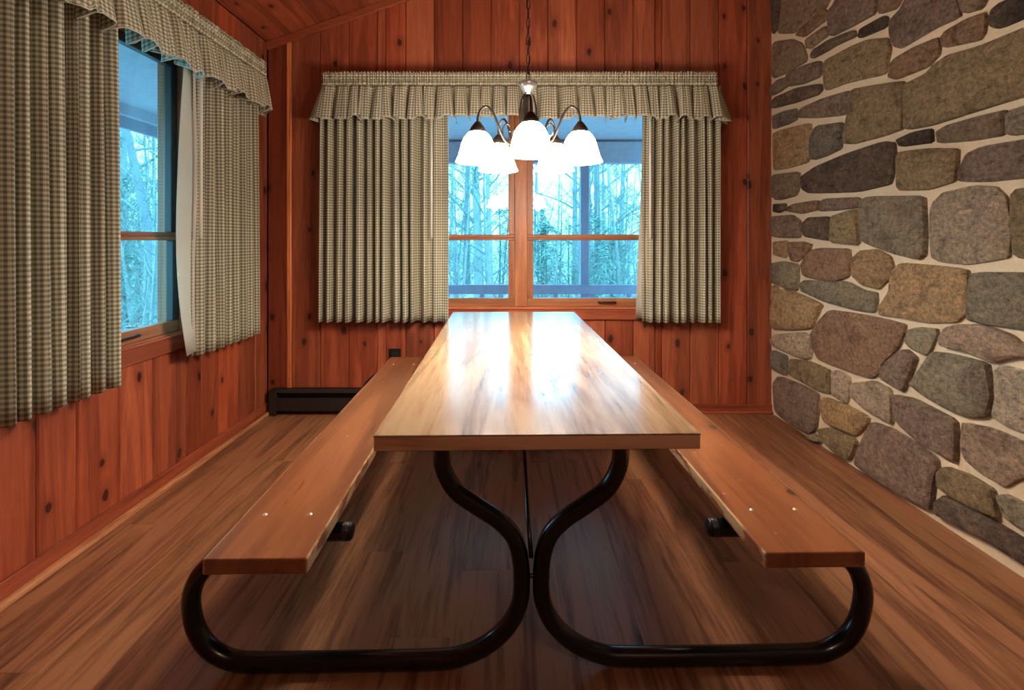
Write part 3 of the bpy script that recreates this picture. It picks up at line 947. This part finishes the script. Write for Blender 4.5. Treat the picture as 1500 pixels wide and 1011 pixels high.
for fy in (-0.697, 0.697):
    for sx in (-1, 1):
        pts = smooth_path([(sx * a, 0, z) for a, z in half], 6)
        leg = link('bent_leg_tube', MB().tube(pts, TR, 16).mesh('bent_leg_tube', smooth=True), M['black_tube'], TBL, (0, fy, 0))
        cap = MB().lathe([(0.0001, 0.004), (0.018, 0.004), (0.0225, 0.0), (0.0245, -0.01), (0.0245, -0.02)], 16)
        link('end_plug', cap.mesh('end_plug', smooth=True), M['outlet'], leg, (sx * .490, 0, .378), (0, -sx * PI / 2, 0))
        link('bench_bracket', MB().box(-0.10, 0.10, -0.02, 0.02, 0, 0.022).mesh('bench_bracket', bevel=0.001), M['black_tube'], leg, (sx * 0.635, 0, 0.3975))
    link('top_crossbar', MB().box(-0.33, 0.33, -0.02, 0.02, 0.672, 0.692).mesh('top_crossbar', bevel=0.002), M['black_tube'], TBL, (0, fy, 0))
    link('clamp_bolt', MB().tube([(-0.05, 0, 0.25), (0.05, 0, 0.25)], 0.006, 8).mesh('clamp_bolt', smooth=True), M['black_tube'], TBL, (0, fy, 0))
    s_ = 1 if fy < 0 else -1
    rod = MB().tube([(0, fy, 0.30), (-0.004, fy + s_ * 0.1, 0.36), (-0.006, fy + s_ * 0.62, 0.685)], 0.0065, 8)
    link('brace_rod', rod.mesh('brace_rod', smooth=True), M['black_tube'], TBL)

# ================================================================== chandelier
CX, CY = 0.085, 2.0
CH = tag(empty('chandelier', (CX, CY, 1.50)), 'dark bronze five-light chandelier with glowing white bell shades, hung on a chain', 'chandelier')
cup = MB().lathe([(0.0001, 0.336), (0.012, 0.335), (0.036, 0.330), (0.041, 0.325), (0.030, 0.305), (0.018, 0.288), (0.014, 0.276), (0.0001, 0.274)], 28)
link('top_cup', cup.mesh('top_cup', smooth=True), M['pewter'], CH)
col_p = [(0.0001, 0.280), (0.014, 0.279), (0.020, 0.268), (0.023, 0.262), (0.021, 0.255), (0.026, 0.225), (0.031, 0.185), (0.034, 0.180), (0.031, 0.172),
         (0.026, 0.130), (0.030, 0.118), (0.040, 0.105), (0.042, 0.090), (0.032, 0.070), (0.020, 0.055), (0.012, 0.040), (0.016, 0.028), (0.012, 0.014), (0.0001, 0.008)]
link('column', MB().lathe(col_p, 28).mesh('column', smooth=True), M['bronze'], CH)
for i in range(5):       # slim ribs up the column
    a = -PI / 2 + 2 * PI * i / 5 + PI / 5
    c_, s_ = math.cos(a), math.sin(a)
    pts = smooth_path([(c_ * r, s_ * r, z) for r, z in ((0.016, 0.283), (0.028, 0.262), (0.037, 0.215), (0.036, 0.16), (0.042, 0.108))], 5)
    link('rib', MB().tube(pts, 0.0035, 7).mesh('rib', smooth=True), M['pewter'] if i in (0,) else M['bronze'], CH)
RA = 0.218
arm_prof = [(0.035, 0.095), (0.075, 0.068), (0.105, 0.085), (0.130, 0.140), (0.152, 0.190), (0.180, 0.214), (0.205, 0.200), (0.217, 0.168), (0.218, 0.140)]
arm_me = MB().tube(smooth_path([(r, 0, z) for r, z in arm_prof], 6), 0.0048, 10).mesh('arm', smooth=True)
curl_me = MB().tube(smooth_path([(0.105, 0, 0.085), (0.112, 0, 0.125), (0.096, 0, 0.150), (0.078, 0, 0.138), (0.080, 0, 0.118)], 6), 0.0032, 8).mesh('curl', smooth=True)
cap_me = MB().lathe([(0.0001, 0.150), (0.010, 0.149), (0.014, 0.143), (0.020, 0.136), (0.030, 0.122), (0.034, 0.108), (0.033, 0.102)], 24).mesh('socket_cap', smooth=True)
sh_o = [(0.029, 0.120), (0.040, 0.112), (0.054, 0.096), (0.064, 0.074), (0.071, 0.048), (0.078, 0.022), (0.086, 0.004), (0.090, -0.004)]
sh_i = [(r - 0.004, z - 0.001) for r, z in sh_o][::-1]
shade_me = MB().lathe(sh_o + sh_i, 32, closed=True).mesh('shade', smooth=True)
bulb_me = MB().lathe([(0.012, 0.095), (0.014, 0.080), (0.024, 0.058), (0.028, 0.040), (0.024, 0.020), (0.012, 0.008), (0.0001, 0.005)], 20).mesh('bulb', smooth=True)
for i in range(5):
    a = -PI / 2 + 2 * PI * i / 5
    arm = link('arm', arm_me, M['bronze'], CH, (0, 0, 0), (0, 0, a))
    link('curl', curl_me, M['bronze'], arm)
    link('socket_cap', cap_me, M['bronze'], arm, (RA, 0, 0))
    sh = link('glass_shade', shade_me, M['shade'], CH, (RA * math.cos(a), RA * math.sin(a), -0.010))
    tag(sh, 'glowing white glass bell shade')
    link('bulb', bulb_me, M['bulb'], sh)
    ld = bpy.data.lights.new('bulb_light', 'POINT'); ld.energy = BULB_W; ld.color = LAMP_COL; ld.shadow_soft_size = 0.03
    lo = bpy.data.objects.new('bulb_light', ld); COL.objects.link(lo); lo.parent = CH
    lo.location = (RA * math.cos(a), RA * math.sin(a), -0.018)
# chain up to the ceiling
zc = 1.50 + 0.333
ztop = cz(CX) - 0.03
lk = [( 0.0075 * math.cos(t), 0, 0.013 * math.sin(t) + (0.009 if math.sin(t) > 0 else -0.009)) for t in [2 * PI * k / 14 + 0.1 for k in range(14)]]
link_me = MB().tube(lk, 0.0021, 6, closed=True).mesh('chain_link', smooth=True)
z = zc + 0.017; i = 0
while z < ztop:
    link('chain_link', link_me, M['bronze'], CH, (0, 0, z - 1.50), (0, 0, (PI / 2 if i % 2 else 0) + 0.3))
    z += 0.0385; i += 1
link('lamp_cord', MB().tube(smooth_path([(0.004 * math.sin(k * 1.3), 0.004 * math.cos(k * 1.1), zc - 1.5 + (ztop - zc) * k / 12) for k in range(13)], 3), 0.0018, 6).mesh('lamp_cord', smooth=True), M['outlet'], CH)
link('ceiling_canopy', MB().lathe([(0.0001, -0.04), (0.02, -0.038), (0.05, -0.02), (0.062, 0.0), (0.062, 0.012), (0.0001, 0.012)], 24).mesh('ceiling_canopy', smooth=True), M['bronze'], CH, (0, 0, cz(CX) - 1.50), (0, -ang, 0))

# fill lamp added out of view to light the sides facing the camera
LMP = tag(empty('fill_lamp', (0.60, -1.35, cz(0.60))), 'round white dome fill lamp added out of view behind the camera', 'fill lamp')
link('fill_lamp_base', MB().lathe([(0.0001, 0.02), (0.15, 0.02), (0.15, -0.05), (0.13, -0.06), (0.0001, -0.06)], 28).mesh('fill_lamp_base', smooth=False), M['bronze'], LMP, rot=(0, -ang, 0))
M['dome'] = shade_mat('fill_dome', 3.0, (1.0, 0.86, 0.70))
link('fill_lamp_dome', MB().lathe([(0.13, -0.06), (0.128, -0.09), (0.11, -0.12), (0.07, -0.14), (0.0001, -0.15)], 28).mesh('fill_lamp_dome', smooth=True), M['dome'], LMP, rot=(0, -ang, 0))
ld = bpy.data.lights.new('fill_light', 'POINT'); ld.energy = FILL_W; ld.color = LAMP_COL; ld.shadow_soft_size = 0.13
lo = bpy.data.objects.new('fill_light', ld); COL.objects.link(lo); lo.parent = LMP; lo.location = (0.06, 0, -0.32)

# ================================================================== heater, outlet, cord
HT = tag(empty('baseboard_heater', (px2x(393, 3.17), WY, 0)), 'low dark brown electric baseboard heater on the floor in the corner', 'heater')
HL, HD, HH = 0.95, 0.068, 0.172
hb = MB().box(0.03, HL, -0.016, -0.001, 0.012, HH)
link('back_plate', hb.mesh('back_plate', bevel=0.001), M['heater'], HT)
link('end_cap', MB().box(0, 0.05, -HD, -0.001, 0.004, HH).mesh('end_cap', bevel=0.004, bseg=2), M['heater'], HT)
link('end_cap', MB().box(HL - 0.05, HL, -HD, -0.001, 0.004, HH).mesh('end_cap', bevel=0.004, bseg=2), M['heater'], HT)
link('top_hood', MB().prism([(0, 0), (1, 0), (1, 1), (0, 1)], 0, 0).mesh('x') if False else MB().add(
    [(0.05, -0.001, HH), (HL - 0.05, -0.001, HH), (HL - 0.05, -HD + 0.014, HH), (0.05, -HD + 0.014, HH), (0.05, -HD + 0.006, HH - 0.018), (HL - 0.05, -HD + 0.006, HH - 0.018),
     (0.05, -0.001, HH - 0.004), (HL - 0.05, -0.001, HH - 0.004), (HL - 0.05, -HD + 0.017, HH - 0.004), (0.05, -HD + 0.017, HH - 0.004), (0.05, -HD + 0.010, HH - 0.018), (HL - 0.05, -HD + 0.010, HH - 0.018)],
    [(0, 1, 2, 3), (3, 2, 5, 4), (6, 9, 8, 7), (9, 10, 11, 8), (4, 5, 11, 10), (0, 3, 9, 6), (3, 4, 10, 9), (1, 7, 8, 2), (2, 8, 11, 5), (0, 6, 7, 1)]).mesh('top_hood'), M['heater'], HT)
link('front_panel', MB().box(0.05, HL - 0.05, -HD + 0.004, -HD + 0.008, 0.034, HH - 0.052).mesh('front_panel', bevel=0.001), M['heater'], HT)
link('heating_fins', MB().box(0.06, HL - 0.06, -0.05, -0.017, 0.05, 0.11).mesh('heating_fins'), M['heater_dark'], HT)

ox, oz = px2x(578.5, WY), H - (523 - VPY) / 216.05
OUT = tag(empty('wall_outlet', (ox, WY, oz)), 'black outlet plate on the wood wall behind the bench', 'outlet')
link('cover_plate', MB().box(-0.040, 0.040, -0.007, -0.0005, -0.062, 0.058).mesh('cover_plate', bevel=0.003, bseg=2), M['outlet'], OUT)
for dz in (-0.026, 0.022):
    link('socket', MB().box(-0.017, 0.017, -0.0105, -0.007, dz - 0.014, dz + 0.014).mesh('socket', bevel=0.003, bseg=2), M['heater'], OUT)
link('plug', MB().box(-0.013, 0.013, -0.036, -0.0105, -0.040, -0.012).mesh('plug', bevel=0.004, bseg=2), M['outlet'], OUT)
cord = smooth_path([(ox, WY - 0.036, oz - 0.030), (ox - 0.03, WY - 0.055, oz - 0.045), (ox - 0.125, WY - 0.045, oz - 0.11), (ox - 0.18, WY - 0.03, oz - 0.160),
                    (ox - 0.215, WY - 0.02, oz - 0.215), (ox - 0.22, WY - 0.02, oz - 0.226)], 6)
tag(link('power_cord', MB().tube(cord, 0.0075, 8).mesh('power_cord', smooth=True), M['outlet']), 'black power cord looping from the outlet down to the heater', 'cord')

# ================================================================== outside: porch, eave, woods
GZ = -0.55
PY = WY + 1.60
tag(link('porch_deck', MB().box(-3.4, 4.2, WY + 0.14, PY + 0.1, -0.22, -0.12).mesh('porch_deck'), M['porch']), 'grey porch deck outside the wide window', 'deck')
tag(link('porch_roof', MB().add(
    [(-2.9, WY + 0.14, 2.42), (4.2, WY + 0.14, 2.42), (4.2, PY + 0.35, 2.12), (-2.9, PY + 0.35, 2.12), (-2.9, WY + 0.14, 2.52), (4.2, WY + 0.14, 2.52), (4.2, PY + 0.35, 2.22), (-2.9, PY + 0.35, 2.22)],
    [(0, 1, 2, 3), (7, 6, 5, 4), (0, 4, 5, 1), (1, 5, 6, 2), (2, 6, 7, 3), (3, 7, 4, 0)]).mesh('porch_roof'), M['porch']), 'painted porch ceiling sloping down outside the wide window', 'porch roof')
tag(link('porch_beam', MB().box(-2.9, 4.2, PY - 0.05, PY + 0.05, 1.945, 2.16).mesh('porch_beam', bevel=0.006), M['porch_dark']), 'painted beam under the outer edge of the porch ceiling', 'beam')
POSTS = []
for i, x in enumerate((px2x(856, PY), -1.75, 3.1)):
    o = link('porch_post', MB().box(-0.042, 0.042, -0.042, 0.042, -0.12, 1.945).mesh('porch_post', bevel=0.004), M['porch_post'], None, (x, PY, 0))
    tag(o, ['square porch post seen through the sashes beside the narrow curtain', 'square porch post near the corner of the cabin', 'square porch post beyond the stone wall'][i], 'post')
RL = tag(empty('porch_railing', (0, PY, 0)), 'painted wooden porch railing outside the wide window', 'railing')
link('top_rail', MB().box(-2.9, 4.2, -0.045, -0.0425 + 0.03, 0.632, 0.725).mesh('top_rail', bevel=0.004), M['porch_post'], RL, (0, -0.03, 0))
link('bottom_rail', MB().box(-2.9, 4.2, -0.02, 0.02, 0.02, 0.10).mesh('bottom_rail', bevel=0.004), M['porch_post'], RL)
bal = MB().box(-0.022, 0.022, -0.02, 0.02, 0.10, 0.64).mesh('baluster')
x = -2.85
while x < 4.2:
    link('baluster', bal, M['porch_post'], RL, (x, 0, 0)); x += 0.37

EX = -2.67
EV = tag(empty('roof_eave', (0, 0, 0)), 'painted roof overhang outside the side window', 'eave')
zs = cz(LX) - 0.08
link('soffit', MB().add([(LX - 0.14, -3, zs), (LX - 0.14, 6.0, zs), (EX, 6.0, 2.09), (EX, -3, 2.09), (LX - 0.14, -3, zs + .05), (LX - 0.14, 6.0, zs + .05), (EX, 6.0, 2.14), (EX, -3, 2.14)],
     [(0, 1, 2, 3), (7, 6, 5, 4), (0, 4, 5, 1), (1, 5, 6, 2), (2, 6, 7, 3), (3, 7, 4, 0)]).mesh('soffit'), M['porch'], EV)
link('fascia', MB().box(EX - 0.03, EX, -3, 6.0, 1.95, 2.16).mesh('fascia', bevel=0.004), M['porch_dark'], EV)
link('inner_fascia', MB().box(EX, EX + 0.045, -3, 6.0, 2.03, 2.12).mesh('inner_fascia', bevel=0.004), M['porch'], EV)

# ground
gm = MB(); N = 44
gx0, gx1, gy0, gy1 = -60, 50, -25, 75
def gz(x, y):
    d = math.hypot(x, y - 2)
    return GZ + max(0, d - 6) * 0.025 + 0.12 * mnoise.noise(Vector((x * .35, y * .35, 3))) * min(1, max(0, (d - 4) / 3))
for j in range(N + 1):
    for i in range(N + 1):
        x = gx0 + (gx1 - gx0) * i / N; y = gy0 + (gy1 - gy0) * j / N
        gm.v.append((x, y, gz(x, y)))
for j in range(N):
    for i in range(N):
        a = j * (N + 1) + i; gm.f.append((a, a + 1, a + N + 2, a + N + 1))
tag(link('ground', gm.mesh('ground', smooth=True), M['ground']), kind='structure')

# bare trees
def grow(seed, height, r0, lean=(0, 0), nb=16, first=0.25, twig=1.0, depth=3):
    rr = random.Random(seed)
    trunk = MB(); br = MB()
    n = 12
    pts = []; rs = []
    wx, wy = rr.uniform(0, 6), rr.uniform(0, 6)
    for k in range(n + 1):
        t = k / n
        pts.append(Vector((lean[0] * t * height + 0.05 * height * 0.15 * math.sin(wx + 4 * t), lean[1] * t * height + 0.05 * height * 0.15 * math.sin(wy + 3.3 * t), height * t - 0.15)))
        rs.append(r0 * (1.25 if k == 0 else 1.0) * (1 - 0.8 * t))
    trunk.tube(pts, rs, 9)
    def branch(p, d, L, r, lev):
        m = 5 if lev < 2 else 3
        q = [p.copy()]; cur = p.copy(); dd = d.copy()
        for k in range(m):
            dd = (dd + Vector((rr.uniform(-1, 1), rr.uniform(-1, 1), rr.uniform(-0.5, 0.75))) * 0.24).normalized()
            cur = cur + dd * (L / m); q.append(cur.copy())
        br.tube(q, [r * (1 - 0.75 * k / m) for k in range(m + 1)], 5 if lev == 0 else (4 if lev == 1 else 3), cap=False)
        if lev < depth - 1:
            for c in range(int((5 if lev == 0 else 4) * twig)):
                t = rr.uniform(0.25, 1.0); k = min(m - 1, int(t * m))
                pp = q[k].lerp(q[k + 1], t * m - k)
                ax = Vector((rr.uniform(-1, 1), rr.uniform(-1, 1), rr.uniform(-0.3, 1))).normalized()
                branch(pp, (dd * 0.6 + ax * 0.8).normalized(), L * rr.uniform(0.35, 0.6), max(0.004, r * 0.45), lev + 1)
    for b in range(nb):
        t = first + (1 - first) * (b + rr.random()) / nb
        k = min(n - 1, int(t * n)); p = pts[k].lerp(pts[k + 1], t * n - k)
        a = rr.uniform(0, 2 * PI)
        d = Vector((math.cos(a), math.sin(a), rr.uniform(0.25, 1.1))).normalized()
        branch(p, d, height * rr.uniform(0.10, 0.24) * (1.2 - 0.6 * t), max(0.007, rs[k] * 0.38), 0)
    return trunk.mesh('trunk', smooth=True, fix=False), br.mesh('branches', smooth=True, fix=False)

def tree(meshes, x, y, s=1.0, rz=0.0, label='', group=None, mat='bark', name='bare_tree'):
    t = link(name, meshes[0], M[mat], None, (x, y, gz(x, y)), (0, 0, rz)); t.scale = (s, s, s)
    tag(t, label, 'tree', group)
    link('branches', meshes[1], M['twig'], t)
    return t
big = grow(1, 13, 0.22, (-0.02, 0), 18, 0.2)
leaner = grow(2, 11, 0.20, (-0.26, 0.04), 16, 0.25)
slim = [grow(20 + k, 9, 0.085, (0.03 * (k - 1), 0.02), 18, 0.12, 1.0) for k in range(3)]
sap = [grow(40 + k, 4.2, 0.035, (0.08 * (k - 1), 0.0), 20, 0.08, 1.1) for k in range(3)]

def spot(px, d): return px2x(px, d), d
x, y = spot(699, 10.5); tree(big, x, y, 0.55, 0.3, 'thick grey tree trunk behind the railing, seen through the sash beside the wide curtain')
x, y = spot(718, 9.6); tree(slim[0], x, y, 0.8, 1.0, 'pale slim tree standing close beside the thick trunk beyond the railing')
x, y = spot(876, 13); tree(slim[1], x, y, 1.25, 2.0, 'tall straight dark tree between the porch post and the narrow curtain', mat='bark_dark')
x, y = spot(911, 15); tree(slim[2], x, y, 1.15, 0.5, 'tall straight pale tree beside the narrow curtain edge, beyond the porch')
x, y = spot(839, 14); tree(slim[0], x, y, 1.1, 3.0, 'tall straight dark tree between the window mullion and the porch post', mat='bark_dark')
x, y = spot(256, 7.2); tree(leaner, x, y, 0.5, 0.0, 'leaning thick tree seen through the side window', mat='bark_dark')
rt = random.Random(5)
GS = 'slim bare trees deep in the woods'
cnt = 0
for k in range(28):
    if k < 15: d = rt.uniform(14, 34); px = rt.uniform(600, 985)
    else: d = rt.uniform(8, 24); px = rt.uniform(120, 300)
    x, y = spot(px, d)
    tree(slim[k % 3], x, y, rt.uniform(0.8, 1.5), rt.uniform(0, 6.28), 'slim bare tree with fine branches deep in the woods', GS, mat='bark')
GP = 'leafless saplings in the undergrowth'
for k in range(64):
    if k < 36: d = rt.uniform(7.0, 18); px = rt.uniform(615, 970)
    else: d = rt.uniform(5.5, 14); px = rt.uniform(130, 290)
    x, y = spot(px, d)
    tree(sap[k % 3], x, y, rt.uniform(0.6, 1.15), rt.uniform(0, 6.28), 'thin leafless sapling in the undergrowth', GP, name='sapling')

# young hemlocks: drooping sprays of needles
def hemlock(seed, h):
    rr = random.Random(seed)
    tk = MB().tube([(0, 0, -0.1), (0.02, 0, h * .5), (0, 0.02, h)], [0.035, 0.02, 0.004], 6, cap=False).mesh('trunk', smooth=True, fix=False)
    nb = MB()
    for k in range(int(h * 70)):
        t = rr.random() ** 0.8
        a = rr.uniform(0, 6.28); L = (1 - t) * h * 0.38 + 0.15
        for q in range(9):
            f = (q + rr.random()) / 9
            c = Vector((math.cos(a) * L * f, math.sin(a) * L * f, h * (0.06 + 0.92 * t) - 0.35 * L * f * f + rr.uniform(-.05, .05)))
            b = a + rr.choice([-1, 1]) * rr.uniform(0.3, 1.2)
            l_ = rr.uniform(0.06, 0.16); e = Vector((math.cos(b) * l_, math.sin(b) * l_, rr.uniform(-0.06, 0.03)))
            sd_ = Vector((-math.sin(b), math.cos(b), rr.uniform(-.5, .5))) * 0.012
            n = len(nb.v)
            nb.v += [tuple(c - sd_), tuple(c + e), tuple(c + sd_), tuple(c - e * 0.3)]
            nb.f.append((n, n + 1, n + 2, n + 3))
    return tk, nb.mesh('needles', fix=False)
hem = [hemlock(3, 2.0), hemlock(4, 2.6)]
GH = 'young hemlocks along the edge of the clearing'
for k in range(34):
    if k < 20: d = rt.uniform(9, 20); px = rt.uniform(770, 960) if k % 3 else rt.uniform(620, 760)
    else: d = rt.uniform(7, 17); px = rt.uniform(110, 300)
    x, y = spot(px, d)
    t = link('hemlock_sapling', hem[k % 2][0], M['twig'], None, (x, y, gz(x, y)), (0, 0, rt.uniform(0, 6.28)))
    s = rt.uniform(0.7, 1.25); t.scale = (s, s, s)
    tag(t, 'young hemlock with drooping needle sprays at the edge of the clearing', 'tree', GH)
    link('needles', hem[k % 2][1], M['needle'], t)['kind'] = 'stuff'

# fallen leaves on the ground
lm = MB()
for k in range(9000):
    if k < 5000: d = rt.uniform(5.2, 16); px = rt.uniform(600, 980)
    else: d = rt.uniform(3.0, 13); px = rt.uniform(90, 320)
    x, y = spot(px, d); z = gz(x, y) + 0.03 + rt.random() * 0.02
    a = rt.uniform(0, 6.28); L = rt.uniform(0.03, 0.075); c_, s_ = math.cos(a) * L, math.sin(a) * L
    tz = rt.uniform(-0.03, 0.03)
    n = len(lm.v)
    lm.v += [(x - c_, y - s_, z), (x - s_ * .5, y + c_ * .5, z + tz), (x + c_, y + s_, z), (x + s_ * .5, y - c_ * .5, z - tz * .3 + .01)]
    lm.f.append((n, n + 1, n + 2, n + 3))
tag(link('leaf_litter', lm.mesh('leaf_litter', fix=False), M['leaf']), 'dry leaves strewn over the ground outside', 'leaves', kind='stuff')
